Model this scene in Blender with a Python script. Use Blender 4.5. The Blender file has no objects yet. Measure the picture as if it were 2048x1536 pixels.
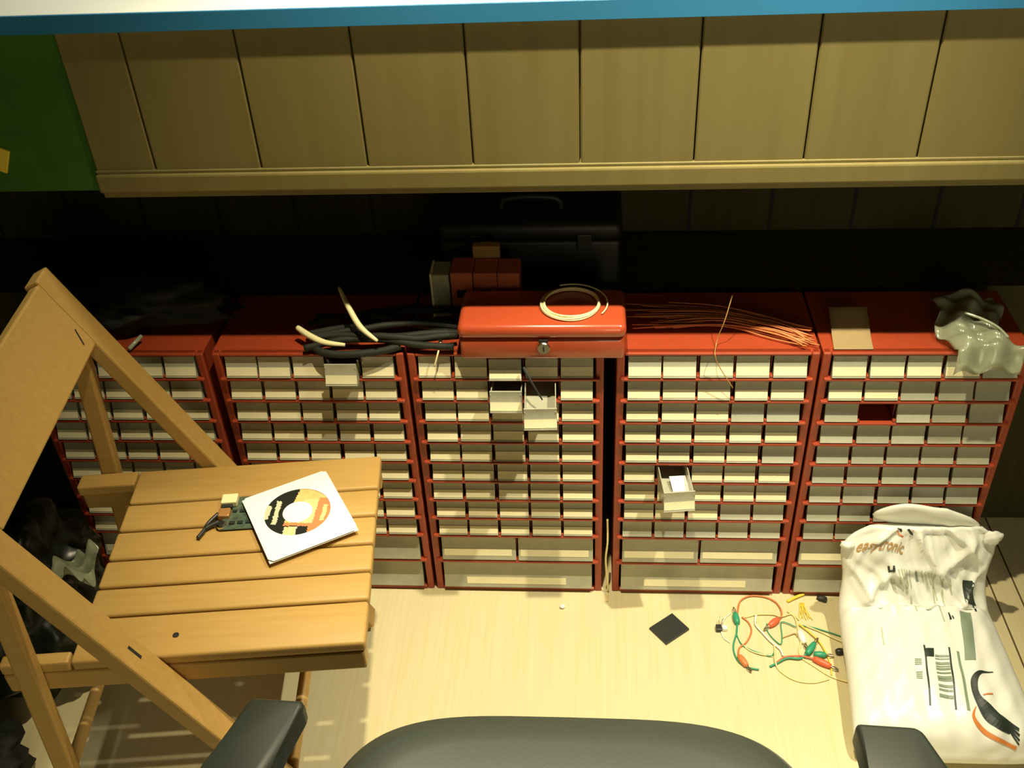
import bpy, bmesh, math, random
from mathutils import Vector, Matrix, noise
random.seed(7)
PI = math.pi
scene = bpy.context.scene
COL = scene.collection

# ------------------------------------------------------------------ camera
cam_data = bpy.data.cameras.new('camera'); cam = bpy.data.objects.new('camera', cam_data); COL.objects.link(cam)
cam_data.sensor_width = 36; cam_data.lens = 35.404; cam_data.clip_start = 0.02
CR, CU, CF = Vector((0.9971,0.0610,-0.0454)), Vector((-0.0006,0.6033,0.7975)), Vector((-0.0761,0.7951,-0.6016))
M = Matrix((CR, CU, -CF)).transposed().to_4x4(); M.translation = Vector((0.2826,-1.2662,1.4359))
cam.matrix_world = M
scene.camera = cam

# ------------------------------------------------------------------ world, lamps, exposure
world = bpy.data.worlds.new('world'); scene.world = world; world.use_nodes = True
bg = world.node_tree.nodes['Background']; bg.inputs[0].default_value = (0.75, 1.0, 0.45, 1); bg.inputs[1].default_value = 0.012
def spot(name, loc, target, power, color, size, blend, radius):
    d = bpy.data.lights.new(name, 'SPOT'); d.energy = power; d.color = color; d.spot_size = math.radians(size); d.spot_blend = blend
    d.shadow_soft_size = radius
    o = bpy.data.objects.new(name, d); COL.objects.link(o); o.location = loc
    o.rotation_euler = (Vector(target) - Vector(loc)).to_track_quat('-Z', 'Y').to_euler()
    return o
spot('ceiling_spot', (0.24, -0.295, 2.0), (0.40, -0.25, 0), 128, (1.0, 0.88, 0.57), 83, 1.0, 0.018)
spot('ceiling_spot', (0.90, -0.30, 2.0), (0.30, -0.33, 0), 150, (1.0, 0.93, 0.68), 49, 1.0, 0.018)
spot('worktop_spot', (-0.10, 0.16, 1.75), (-0.10, 0.20, 1.0), 22, (1.0, 0.95, 0.72), 110, 0.8, 0.03)
fd = bpy.data.lights.new('fill_light', 'AREA'); fd.energy = 14; fd.color = (1.0, 0.90, 0.58); fd.size = 1.0  # soft fill added behind the camera to brighten the drawer fronts
fo = bpy.data.objects.new('fill_light', fd); COL.objects.link(fo); fo.location = (0.75, -2.5, 0.95)
fo.rotation_euler = (Vector((0.6, 0, 0.3)) - fo.location).to_track_quat('-Z', 'Y').to_euler()
vs = scene.view_settings
vs.view_transform = 'Standard'; vs.look = 'None'; vs.gamma = 1.0; vs.exposure = 0.0; vs.use_curve_mapping = False

# ------------------------------------------------------------------ materials
def mat(name, col, rough=0.5, metal=0.0, spec=0.5, var=0.0, scale=30.0, stretch=(1,1,1), col2=None, coat=0.0, bump=0.0, rand=0.0, trans=0.0):
    m = bpy.data.materials.new(name); m.use_nodes = True
    nt = m.node_tree; b = nt.nodes['Principled BSDF']
    b.inputs['Base Color'].default_value = (*col, 1); b.inputs['Roughness'].default_value = rough; b.inputs['Metallic'].default_value = metal
    b.inputs['Specular IOR Level'].default_value = spec; b.inputs['Coat Weight'].default_value = coat
    b.inputs['Transmission Weight'].default_value = trans
    if var > 0 or col2 or bump or rand:
        tc = nt.nodes.new('ShaderNodeTexCoord'); mp = nt.nodes.new('ShaderNodeMapping'); mp.inputs['Scale'].default_value = stretch
        nz = nt.nodes.new('ShaderNodeTexNoise'); nz.inputs['Scale'].default_value = scale; nz.inputs['Detail'].default_value = 4
        nt.links.new(tc.outputs['Object'], mp.inputs[0]); nt.links.new(mp.outputs[0], nz.inputs['Vector'])
        rp = nt.nodes.new('ShaderNodeValToRGB'); rp.color_ramp.elements[0].position = 0.3; rp.color_ramp.elements[1].position = 0.7
        c2 = col2 if col2 else tuple(c * (1 - var) for c in col)
        rp.color_ramp.elements[0].color = (*c2, 1); rp.color_ramp.elements[1].color = (*col, 1)
        nt.links.new(nz.outputs['Fac'], rp.inputs[0])
        out = rp.outputs[0]
        if rand:
            oi = nt.nodes.new('ShaderNodeObjectInfo'); mr = nt.nodes.new('ShaderNodeMapRange')
            mr.inputs['To Min'].default_value = 1 - rand; mr.inputs['To Max'].default_value = 1 + rand * 0.4
            hs = nt.nodes.new('ShaderNodeHueSaturation')
            nt.links.new(oi.outputs['Random'], mr.inputs['Value']); nt.links.new(mr.outputs[0], hs.inputs['Value'])
            nt.links.new(out, hs.inputs['Color']); out = hs.outputs[0]
        nt.links.new(out, b.inputs['Base Color'])
        if bump:
            bp = nt.nodes.new('ShaderNodeBump'); bp.inputs['Strength'].default_value = bump; bp.inputs['Distance'].default_value = 0.002
            nt.links.new(nz.outputs['Fac'], bp.inputs['Height']); nt.links.new(bp.outputs[0], b.inputs['Normal'])
    return m
MT = {}
def defm(key, *a, **k): MT[key] = mat(key, *a, **k)
defm('floor', (0.67, 0.59, 0.365), 0.42, var=0.10, scale=5, stretch=(34, 0.8, 1), col2=(0.63, 0.54, 0.30), spec=0.3)
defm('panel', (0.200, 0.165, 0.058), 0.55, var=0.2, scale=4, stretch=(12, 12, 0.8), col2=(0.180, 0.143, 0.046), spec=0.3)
defm('panel_dark', (0.055, 0.048, 0.014), 0.7, var=0.25, scale=4, stretch=(22, 22, 1.2), spec=0.2)  # darker than panel: the shade of the recess is put into the colour
defm('groove', (0.10, 0.065, 0.02), 0.8)
defm('green', (0.05, 0.15, 0.018), 0.8, var=0.15, scale=20, spec=0.2)
defm('blue', (0.03, 0.20, 0.42), 0.5, spec=0.3)
defm('whitetop', (0.85, 0.85, 0.78), 0.5)
defm('red', (0.34, 0.050, 0.017), 0.36, var=0.08, scale=60)
defm('red_dark', (0.20, 0.02, 0.012), 0.6)
defm('box_red', (0.42, 0.066, 0.023), 0.22, spec=0.6, coat=0.3)
defm('drawer', (0.44, 0.43, 0.32), 0.22, var=0.14, scale=45, rand=0.14, spec=0.6)
defm('label', (0.88, 0.80, 0.52), 0.45, var=0.06, scale=60, rand=0.10)
defm('paper', (0.88, 0.87, 0.83), 0.6)
defm('wood', (0.48, 0.295, 0.088), 0.45, scale=5, stretch=(2.0, 28, 20), col2=(0.44, 0.26, 0.072), spec=0.35)
defm('hole', (0.012, 0.010, 0.008), 0.8)
defm('leather', (0.046, 0.054, 0.042), 0.40, spec=0.55, bump=0.05, var=0.1, scale=260)
defm('chairplastic', (0.030, 0.036, 0.026), 0.45, spec=0.5)
defm('black', (0.012, 0.014, 0.010), 0.5)
defm('blackgloss', (0.006, 0.009, 0.005), 0.3, spec=0.4)
defm('bag', (0.80, 0.80, 0.72), 0.38, var=0.04, scale=20, spec=0.5)
defm('ink', (0.02, 0.03, 0.022), 0.5)
defm('inkgrey', (0.22, 0.28, 0.20), 0.5)
defm('inkpale', (0.48, 0.50, 0.34), 0.5)
defm('inkorange', (0.65, 0.22, 0.05), 0.5)
defm('chrome', (0.75, 0.73, 0.62), 0.22, metal=1.0)
defm('pcb', (0.085, 0.125, 0.075), 0.5, var=0.55, scale=130)
defm('chip', (0.02, 0.022, 0.018), 0.4)
defm('cream', (0.82, 0.74, 0.42), 0.45)
defm('creamwire', (0.80, 0.66, 0.30), 0.45)
defm('orangewire', (0.62, 0.20, 0.055), 0.45)
defm('redwire', (0.78, 0.13, 0.05), 0.4)
defm('greenwire', (0.03, 0.30, 0.16), 0.4)
defm('yellowwire', (0.86, 0.62, 0.06), 0.45)
defm('whitewire', (0.90, 0.88, 0.80), 0.4)
defm('darkcloth', (0.010, 0.012, 0.006), 0.75, bump=0.3, var=0.2, scale=60)
defm('carton_red', (0.55, 0.13, 0.05), 0.6, var=0.2, scale=60)
defm('carton_brown', (0.42, 0.24, 0.07), 0.7, var=0.15, scale=40)
defm('film', (0.62, 0.66, 0.48), 0.15, var=0.3, scale=40, spec=0.7, trans=0.35)
defm('disc_black', (0.018, 0.02, 0.014), 0.3)
defm('disc_orange', (0.86, 0.42, 0.14), 0.3, var=0.3, scale=70, col2=(0.86, 0.58, 0.22))
defm('disc_cream', (0.88, 0.68, 0.30), 0.3, var=0.2, scale=70)
defm('disc_red', (0.78, 0.24, 0.09), 0.3)
defm('disc_pale', (0.62, 0.58, 0.40), 0.3)
defm('parts_brown', (0.45, 0.26, 0.09), 0.5)
defm('tanpaper', (0.62, 0.45, 0.22), 0.6)
defm('copper', (0.50, 0.24, 0.08), 0.4, metal=0.4)

# ------------------------------------------------------------------ mesh helpers
def obj(name, bm, m, parent=None, smooth=False, loc=None, rot=None, angle=None):
    me = bpy.data.meshes.new(name)
    bmesh.ops.recalc_face_normals(bm, faces=bm.faces)
    bm.to_mesh(me); bm.free()
    for k in (m if isinstance(m, (list, tuple)) else [m]): me.materials.append(MT[k])
    if smooth:
        for pl in me.polygons: pl.use_smooth = True
        if angle: 
            me.set_sharp_from_angle(angle=math.radians(angle))
    o = bpy.data.objects.new(name, me); COL.objects.link(o)
    if parent: o.parent = parent
    if loc: o.location = loc
    if rot: o.rotation_euler = rot
    return o
def inst(name, me, parent=None, loc=(0,0,0), rot=(0,0,0)):
    o = bpy.data.objects.new(name, me); COL.objects.link(o)
    if parent: o.parent = parent
    o.location = loc; o.rotation_euler = rot
    return o
def tag(o, label, cat, group=None, kind=None):
    o['label'] = label; o['category'] = cat
    if group: o['group'] = group
    if kind: o['kind'] = kind
    return o
def empty(name, label, cat, loc=(0,0,0), rz=0.0, group=None):
    o = bpy.data.objects.new(name, None); COL.objects.link(o); o.empty_display_size = 0.05
    o.location = loc; o.rotation_euler = (0, 0, rz)
    return tag(o, label, cat, group)
def struct(name, bm, m, **k):
    o = obj(name, bm, m, **k); o['kind'] = 'structure'; return o
def box(bm, x0, x1, y0, y1, z0, z1, bev=0.0, seg=2, mi=0, mtx=None):
    r = bmesh.ops.create_cube(bm, size=1.0)
    vs_ = r['verts']
    for v in vs_: v.co = Vector(((x0+x1)/2 + v.co.x*(x1-x0), (y0+y1)/2 + v.co.y*(y1-y0), (z0+z1)/2 + v.co.z*(z1-z0)))
    fs = set(f for v in vs_ for f in v.link_faces)
    if bev > 0:
        es = list(set(e for v in vs_ for e in v.link_edges))
        rr = bmesh.ops.bevel(bm, geom=es, offset=bev, segments=seg, profile=0.5, affect='EDGES')
        vs_ = list(set(v for f in list(rr['faces']) for v in f.verts) | set(v for v in vs_ if v.is_valid))
        fs = set(f for v in vs_ for f in v.link_faces)
    for f in fs: f.material_index = mi
    if mtx is not None:
        for v in vs_: v.co = mtx @ v.co
    return vs_
def catmull(pts, n=6, closed=False):
    P = [Vector(q) for q in pts]; out = []; N = len(P)
    for i in range(N if closed else N-1):
        if closed: a, b, c, d = P[(i-1) % N], P[i], P[(i+1) % N], P[(i+2) % N]
        else: a, b, c, d = P[max(i-1,0)], P[i], P[i+1], P[min(i+2,N-1)]
        for k in range(n):
            t = k/n
            out.append(0.5*((2*b) + (c-a)*t + (2*a-5*b+4*c-d)*t*t + (3*b-a-3*c+d)*t**3))
    if not closed: out.append(P[-1])
    return out
def tube(bm, pts, r, n=8, closed=False, mi=0, cap=True):
    P = [Vector(q) for q in pts]; N = len(P); rings = []
    up = Vector((0.13, 0.21, 1)).normalized()
    for i in range(N):
        if closed: d = P[(i+1) % N] - P[i-1]
        else: d = P[min(i+1,N-1)] - P[max(i-1,0)]
        d.normalize(); s = d.cross(up)
        if s.length < 1e-4: s = d.cross(Vector((1,0,0)))
        s.normalize(); u = s.cross(d).normalized()
        rr = r(i/(N-1)) if callable(r) else r
        rings.append([bm.verts.new(P[i] + (s*math.cos(2*PI*k/n) + u*math.sin(2*PI*k/n))*rr) for k in range(n)])
    for i in range(N if closed else N-1):
        a, b = rings[i], rings[(i+1) % N]
        for k in range(n):
            f = bm.faces.new((a[k], a[(k+1)%n], b[(k+1)%n], b[k])); f.material_index = mi
    if cap and not closed:
        for rg in (rings[0], rings[-1]):
            f = bm.faces.new(rg); f.material_index = mi
def lathe(bm, prof, n=24, mtx=None, mi=0):
    rings = []
    for (r, z) in prof:
        rings.append([bm.verts.new((mtx or Matrix()) @ Vector((max(r,1e-5)*math.cos(2*PI*k/n), max(r,1e-5)*math.sin(2*PI*k/n), z))) for k in range(n)])
    for a, b in zip(rings, rings[1:]):
        for k in range(n):
            f = bm.faces.new((a[k], a[(k+1)%n], b[(k+1)%n], b[k])); f.material_index = mi
    bm.faces.new(rings[0]).material_index = mi; bm.faces.new(rings[-1]).material_index = mi
def grid(bm, fn, nu, nv, mi=0):
    V = [[bm.verts.new(fn(i/nu, j/nv)) for i in range(nu+1)] for j in range(nv+1)]
    for j in range(nv):
        for i in range(nu):
            f = bm.faces.new((V[j][i], V[j][i+1], V[j+1][i+1], V[j+1][i])); f.material_index = mi
    return V
def prism(bm, pts, z0, z1, mi=0, bev=0):
    a = [bm.verts.new((x, y, z0)) for x, y in pts]; b = [bm.verts.new((x, y, z1)) for x, y in pts]
    n = len(pts)
    fs = [bm.faces.new(a[::-1]), bm.faces.new(b)] + [bm.faces.new((a[i], a[(i+1)%n], b[(i+1)%n], b[i])) for i in range(n)]
    for f in fs: f.material_index = mi
    return a + b
def blob(bm, c, rx, ry, rz, amp=0.15, freq=9.0, seed=0, sub=4, mi=0):
    r = bmesh.ops.create_icosphere(bm, subdivisions=sub, radius=1.0)
    for v in r['verts']:
        d = v.co.normalized()
        k = 1 + amp*noise.fractal(d*freq*0.35 + Vector((seed*7.1, seed*3.3, 1)), 1.0, 2.0, 4)
        v.co = Vector((c[0] + d.x*rx*k, c[1] + d.y*ry*k, c[2] + d.z*rz*k))
    for f in set(f for v in r['verts'] for f in v.link_faces): f.material_index = mi
def B(): return bmesh.new()

# ------------------------------------------------------------------ setting
W, H, D = 0.306, 0.539, 0.17
b = B(); box(b, -1.7, 1.7, -2.2, 0.6, -0.03, 0.0)
for x in (1.012, 1.056): box(b, x - 0.0015, x + 0.0015, -2.2, 0.199, -0.01, 0.0003, mi=1)
struct('floor', b, ['floor', 'groove'])
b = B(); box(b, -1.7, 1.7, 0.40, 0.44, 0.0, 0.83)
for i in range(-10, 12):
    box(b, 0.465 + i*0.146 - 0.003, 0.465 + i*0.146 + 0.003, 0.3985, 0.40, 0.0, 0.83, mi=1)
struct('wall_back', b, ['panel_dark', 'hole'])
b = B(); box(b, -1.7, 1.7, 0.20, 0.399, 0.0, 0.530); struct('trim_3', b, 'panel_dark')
# upper panelling: boards with grooves between, closed off underneath
joints = [-0.40, -0.314, -0.165, -0.017, 0.127, 0.271, 0.421, 0.564, 0.709, 0.856, 1.004, 1.152, 1.30, 1.45]
b = B()
for a, c in zip(joints, joints[1:]):
    box(b, a + 0.0011, c - 0.0011, -0.012, 0.004, 0.850, 1.049, bev=0.0018, seg=1)
box(b, -0.40, 1.45, 0.004, 0.40, 0.8255, 1.049, mi=1)
struct('wall_back_upper', b, ['panel', 'panel'])
b = B(); box(b, -0.40, 1.45, -0.020, 0.004, 0.826, 0.853, bev=0.003); box(b, -0.40, 1.45, -0.014, 0.004, 0.853, 0.8575, bev=0.001, seg=1)
box(b, -0.40, 1.45, -0.010, 0.004, 0.815, 0.826, bev=0.001, seg=1)
struct('trim_1', b, 'panel')
b = B(); box(b, -1.7, -0.402, -0.006, 0.40, 0.824, 1.049, bev=0.002, seg=1); struct('wall_left_upper', b, 'green')
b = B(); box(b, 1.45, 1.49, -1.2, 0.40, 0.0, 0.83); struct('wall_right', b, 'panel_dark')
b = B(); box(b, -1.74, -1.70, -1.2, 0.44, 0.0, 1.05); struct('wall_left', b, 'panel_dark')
# worktop over the panelling
wt = empty('worktop', 'white worktop with a blue front edge running above the wooden panelling', 'worktop', (0, 0, 1.049))
b = B(); box(b, -1.6, 1.45, -0.0205, 0.42, 0.0, 0.0235, bev=0.002, seg=1); obj('top', b, 'whitetop', wt)
b = B(); box(b, -1.6, 1.45, -0.0235, -0.0205, 0.0, 0.0235, bev=0.0006, seg=1); o = obj('edge_strip', b, 'blue', wt); o['label'] = 'blue edge strip'
# little yellow-green tag stuck on the green panel
b = B(); box(b, -0.010, 0.010, -0.004, 0.0, -0.018, 0.018, bev=0.001)
tag(obj('paper_tag', b, 'yellowwire', loc=((-0.5321,-0.0060,0.8746)), rot=(0, math.radians(25), 0)), 'small yellow paper tag stuck on the dark green panel', 'tag')

# ------------------------------------------------------------------ drawer cabinets
ST = 0.0145                                     # stile
rows = []
zt = H - 0.0055; pitch = 0.0435
for r in range(9): rows.append((zt - (r+1)*pitch, zt - r*pitch, 5))
z9 = zt - 9*pitch
rows.append((z9 - 0.0645, z9, 2)); rows.append((0.0085, z9 - 0.0645, 1))
def front_prof(h):
    # y (negative = out), z ; slanted lip in the lower half carries the label
    return [(0.0022 - 0.0112*(1 - q)**1.7, q*h) for q in PQ] + [(-0.0080, h*0.07), (-0.0066, h*0.02), (-0.0040, 0.0)]
PQ = (1.0, 0.86, 0.72, 0.60, 0.49, 0.39, 0.30, 0.21, 0.13)
def drawer_mesh(w, h, depth):
    b = B(); t = 0.0014
    pr = front_prof(h)
    for x0, x1 in ((-w/2, w/2),):
        A = [b.verts.new((x0, y, z)) for y, z in pr] + [b.verts.new((x0, 0.0042, 0.0)), b.verts.new((x0, 0.0046, h))]
        Bv = [b.verts.new((x1, y, z)) for y, z in pr] + [b.verts.new((x1, 0.0042, 0.0)), b.verts.new((x1, 0.0046, h))]
        n = len(A); b.faces.new(A); b.faces.new(Bv[::-1])
        for i in range(n): b.faces.new((A[i], Bv[i], Bv[(i+1) % n], A[(i+1) % n]))
    hb = h*0.86
    t = 0.0042; box(b, -w/2 + 0.001, w/2 - 0.001, t*0.5, depth, 0.0, 0.0014); t = 0.0014
    box(b, -w/2 + 0.001, -w/2 + 0.001 + t, t*0.5, depth, t, hb)
    box(b, w/2 - 0.001 - t, w/2 - 0.001, t*0.5, depth, t, hb)
    box(b, -w/2 + 0.001, w/2 - 0.001, depth - t, depth, t, hb)
    # vertical ribs at the front's edges
    me = bpy.data.meshes.new('drawer'); bmesh.ops.recalc_face_normals(b, faces=b.faces); b.to_mesh(me); b.free(); me.materials.append(MT['drawer'])
    for p_ in me.polygons: p_.use_smooth = True
    me.set_sharp_from_angle(angle=math.radians(32))
    return me
def label_mesh(x0, x1, h, a=0.50, c=0.14):
    b = B(); e = 0.0005; n = 6
    fy = lambda q: 0.0022 - 0.0112*(1 - q)**1.7
    qs = [a + (c - a)*i/n for i in range(n + 1)]
    A = [[b.verts.new((x, fy(q) - e, q*h + e)) for x in (x0, x1)] for q in qs]
    C = [[b.verts.new((x, fy(q) - 0.0001, q*h)) for x in (x0, x1)] for q in qs]
    for L, fl in ((A, 0), (C, 1)):
        for r0, r1 in zip(L, L[1:]):
            f = (r0[0], r0[1], r1[1], r1[0]); b.faces.new(f[::-1] if fl else f)
    ring_a = [r[0] for r in A] + [r[1] for r in A[::-1]]; ring_c = [r[0] for r in C] + [r[1] for r in C[::-1]]; m = len(ring_a)
    for i in range(m): b.faces.new((ring_a[i], ring_a[(i+1)%m], ring_c[(i+1)%m], ring_c[i]))
    me = bpy.data.meshes.new('label'); bmesh.ops.recalc_face_normals(b, faces=b.faces); b.to_mesh(me); b.free(); me.materials.append(MT['label'])
    for p_ in me.polygons: p_.use_smooth = True
    me.set_sharp_from_angle(angle=math.radians(40))
    return me
inner = W - 2*ST
cw = inner/5
DEP = 0.135
hs = pitch - 0.0072
dm = {5: drawer_mesh(cw - 0.0050, hs, DEP), 2: drawer_mesh(inner/2 - 0.0048, rows[9][1]-rows[9][0]-0.0078, DEP), 1: drawer_mesh(inner - 0.005, rows[10][1]-rows[10][0]-0.0066, DEP)}
lm = {5: label_mesh(-cw/2 + 0.0030, cw/2 - 0.0030, hs),
      2: label_mesh(-inner/4 + 0.006, inner/4 - 0.010, rows[9][1]-rows[9][0]-0.0078, 0.44, 0.20),
      1: label_mesh(-inner*0.34, inner*0.32, rows[10][1]-rows[10][0]-0.0066, 0.40, 0.17)}
def body_mesh():
    b = B(); t = 0.0035
    box(b, 0, t, 0.001, D, 0, H); box(b, W-t, W, 0.001, D, 0, H); box(b, t, W-t, 0.001, D, 0, t); box(b, t, W-t, 0.001, D, H-t, H)
    box(b, t, W-t, D-t, D, t, H-t)
    # front stiles, rounded
    for x in (0, W-ST+0.002): box(b, x, x+ST-0.002, -0.004, 0.010, 0.0, H, bev=0.0022)
    box(b, ST-0.002, W-ST+0.002, -0.004, 0.010, H-0.0045, H, bev=0.0015)
    box(b, ST-0.002, W-ST+0.002, -0.005, 0.010, 0.0, 0.008, bev=0.0022)
    me = bpy.data.meshes.new('shell'); bmesh.ops.recalc_face_normals(b, faces=b.faces); b.to_mesh(me); b.free(); me.materials.append(MT['red']); return me
def rack_mesh():
    b = B()
    for r, (za, zb, n) in enumerate(rows):
        if r < 10: box(b, 0.006, W-0.006, -0.0096, D-0.004, za - 0.0008, za + 0.0044, bev=0.0020, seg=3)
        for k in range(1, n):
            x = ST + inner*k/n
            box(b, x-0.0009, x+0.0009, 0.004, D-0.004, za + 0.002, zb - 0.001, mi=1)
            box(b, x-0.0022, x+0.0022, -0.0080, 0.004, za + 0.001, za + 0.0095, bev=0.0009, seg=1)
    for x in (0.0036, W-0.0048): box(b, x, x+0.0012, 0.010, D-0.004, 0.004, H-0.004, mi=1)
    me = bpy.data.meshes.new('shelf_grid'); bmesh.ops.recalc_face_normals(b, faces=b.faces); b.to_mesh(me); b.free(); me.materials.append(MT['red']); me.materials.append(MT['red_dark']); return me
shell_me, rack_me = body_mesh(), rack_mesh()
x3 = 0.0; x4 = W + 0.0193; x2 = -0.0057 - W; x1 = x2 - 0.0148 - W; x5 = x4 + W + 0.0042
cab_info = [
 (x1, 'red small-parts drawer cabinet seen behind the backrest frame of the wooden folding chair'),
 (x2, 'red drawer cabinet half hidden behind the folding chair seat, dark strap bundle on top'),
 (x3, 'red drawer cabinet beneath the red cash box with two drawers pulled out'),
 (x4, 'red drawer cabinet with orange wire on top and one crooked drawer pulled out'),
 (x5, 'red drawer cabinet behind the white plastic bag with one drawer missing'),
]
nolabel = {2: set(), 3: {(2,3),(2,4),(4,4),(7,3),(7,4),(8,0),(8,1),(8,2),(8,3),(8,4)}, 4: None, 1: set(), 0: set()}
pulled = {(1,0,3): 0.022, (2,1,2): 0.034, (2,1,3): 0.075, (2,0,2): 0.008, (3,5,1): 0.070}
cabs = []
pulled_obj = {}
for ci, (cx, lab) in enumerate(cab_info):
    root = empty('drawer_cabinet', lab, 'drawer cabinet', (cx, 0, 0), group='red drawer cabinets along the wall')
    cabs.append(root)
    inst('shell', shell_me, root); inst('shelf_grid', rack_me, root)
    for r, (za, zb, n) in enumerate(rows):
        for k in range(n):
            if ci == 4 and r == 2 and k == 1: continue
            x = ST + inner*(k+0.5)/n
            pull = pulled.get((ci, r, k), random.uniform(0, 0.0012))
            jx = random.uniform(-0.0013, 0.0013)
            o = inst('drawer', dm[n], root, (x + jx, -0.001 - pull, za + (0.0046 if r < 10 else 0.0012)))
            if (ci, r, k) in pulled: pulled_obj[(ci, r, k)] = o
            if (ci, r, k) in ((2,1,3), (3,5,1)): o['label'] = 'pulled-out drawer'
            if (ci, r, k) == (2,1,3): o.rotation_euler = (math.radians(3), 0, math.radians(2))
            if (ci, r, k) == (3,5,1): o.rotation_euler = (math.radians(3), 0, math.radians(6)); o.location.x += 0.004
            has = True
            nl = nolabel[ci]
            if nl is None: has = (r == 0 and k < 4) or (r == 1 and k < 2) or (r == 9 and k == 0)
            elif (r, k) in nl: has = False
            if ci == 1 and r >= 9: has = False
            if has: inst('label', lm[n], o)

# ------------------------------------------------------------------ floor things
b = B(); s = 0.031
box(b, -0.0275, 0.0275, -0.0225, 0.0225, 0.0002, 0.0045, bev=0.001)
tag(obj('circuit_tile', b, 'chip', loc=(0.425, -0.091, 0.0), rot=(0, 0, math.radians(39))), 'flat black square tile lying on the pale floor', 'tile')
b = B(); blob(b, (0,0,0.004), 0.005, 0.004, 0.004, 0.2, sub=2)
tag(obj('plastic_bead', b, 'paper', smooth=True, loc=((0.2349,-0.0459,0.0000))), 'tiny white bead on the floor below the cash box cabinet', 'bead')
cn = empty('wire_connector', 'small dark connector with a white plug between the black tile and the clip leads', 'connector', ((0.5125,-0.0895,0.0000)))
b = B(); box(b, -0.006, 0.004, -0.006, 0.006, 0.0003, 0.009, bev=0.001); obj('housing', b, 'chip', cn)
b = B(); box(b, 0.005, 0.014, -0.004, 0.005, 0.0003, 0.009, bev=0.002); obj('plug', b, 'whitewire', cn)
b = B(); tube(b, [(0.0, 0.004, 0.007), (0.0, 0.012, 0.013), (0.002, 0.018, 0.016)], 0.0006, 5); tube(b, [(0.004, 0.004, 0.007), (0.006, 0.012, 0.012), (0.008, 0.016, 0.012)], 0.0006, 5); obj('pin', b, 'chrome', cn)
b = B(); box(b, -0.008, 0.007, -0.005, 0.005, 0.0003, 0.008, bev=0.002); box(b, -0.011, -0.006, -0.003, 0.003, 0.0003, 0.005, bev=0.001)
tag(obj('plastic_chip', b, 'chip', smooth=True, angle=40, loc=((0.7049,-0.0179,0.0000)), rot=(0,0,-0.4)), 'small black chip on the floor just left of the white bag', 'chip')
# cream wire in the gap between two cabinets
b = B(); tube(b, catmull([(0.3155, 0.012, 0.17), (0.316, -0.002, 0.13), (0.313, -0.006, 0.09), (0.315, -0.006, 0.05), (0.3175, -0.008, 0.02), (0.3165, -0.010, 0.0022), (0.316, -0.03, 0.0022)], 6), 0.0019, 6)
tag(obj('cable', b, 'creamwire', smooth=True), 'cream cable hanging in the gap between two drawer cabinets down to the floor', 'cable')

# clip leads: every lead a thing with a wire and boots
def lead(label, pts, wire, r=0.0015, boots=()):
    root = empty('test_lead', label, 'test lead', pts[0], group='tangled clip leads on the floor')
    o0 = Vector(pts[0])
    b = B(); tube(b, catmull([Vector(q) - o0 for q in pts], 7), r, 6); obj('wire', b, wire, root, smooth=True)
    for (p0, p1, m) in boots:
        p0 = Vector(p0) - o0; p1 = Vector(p1) - o0
        b = B(); n = 8
        P = [p0 + (p1-p0)*k/n for k in range(n+1)]
        tube(b, P, lambda t: 0.0030 + 0.0032*math.sin(PI*min(1, 0.15 + t*0.75)), 8); bt = obj('clip_boot', b, m, root, smooth=True)
        d = (p1-p0).normalized(); sd = Vector((-d.y, d.x, 0))
        b = B()
        for sg in (-1, 1): tube(b, [p1 - d*0.003, p1 + d*0.006 + sd*sg*0.0022, p1 + d*0.013 + sd*sg*0.0004], 0.0011, 5)
        obj('jaw', b, 'chrome', bt)
    return root
lead('teal clip lead running down the left side of the tangle, dark teal boot on top',
     [(0.5449,-0.0697,0.0040), (0.5433,-0.0926,0.0020), (0.5338,-0.1234,0.0020), (0.5340,-0.1446,0.0020), (0.5405,-0.1609,0.0030), (0.5535,-0.1709,0.0030), (0.5706,-0.1746,0.0030)], 'greenwire', boots=[((0.5456,-0.0783,0.0050), (0.5437,-0.0555,0.0060), 'greenwire')])
lead('teal clip lead along the lower side of the tangle with an open teal boot',
     [(0.5899,-0.1679,0.0030), (0.6017,-0.1614,0.0030), (0.6218,-0.1502,0.0040), (0.6427,-0.1507,0.0040), (0.6572,-0.1388,0.0040)], 'greenwire', r=0.0019, boots=[((0.6555,-0.1425,0.0060), (0.6717,-0.1204,0.0080), 'greenwire'), ((0.6674,-0.1425,0.0050), (0.6872,-0.1438,0.0060), 'greenwire')])
lead('red clip lead whose long red boot points at the white bag',
     [(0.6018,-0.1601,0.0040), (0.6176,-0.1490,0.0050), (0.6346,-0.1473,0.0060), (0.6515,-0.1471,0.0050), (0.6658,-0.1519,0.0050)], 'redwire', boots=[((0.6650,-0.1513,0.0055), (0.6913,-0.1671,0.0055), 'redwire')])
lead('red clip lead with a stubby red boot in the middle of the tangle',
     [(0.5483,-0.0560,0.0040), (0.5563,-0.0261,0.0030), (0.5758,-0.0127,0.0030), (0.6025,-0.0145,0.0030), (0.6204,-0.0270,0.0030), (0.6270,-0.0473,0.0040), (0.6235,-0.0642,0.0050)], 'orangewire', boots=[((0.6187,-0.0670,0.0055), (0.5998,-0.0830,0.0055), 'redwire')])
lead('orange lead looping through the left of the tangle to a small orange boot',
     [(0.5556,-0.0618,0.0030), (0.5657,-0.0732,0.0020), (0.5686,-0.0920,0.0020), (0.5580,-0.1152,0.0020), (0.5434,-0.1295,0.0020), (0.5396,-0.1461,0.0040)], 'orangewire', boots=[((0.5400,-0.1489,0.0050), (0.5510,-0.1694,0.0050), 'orangewire')])
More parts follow.
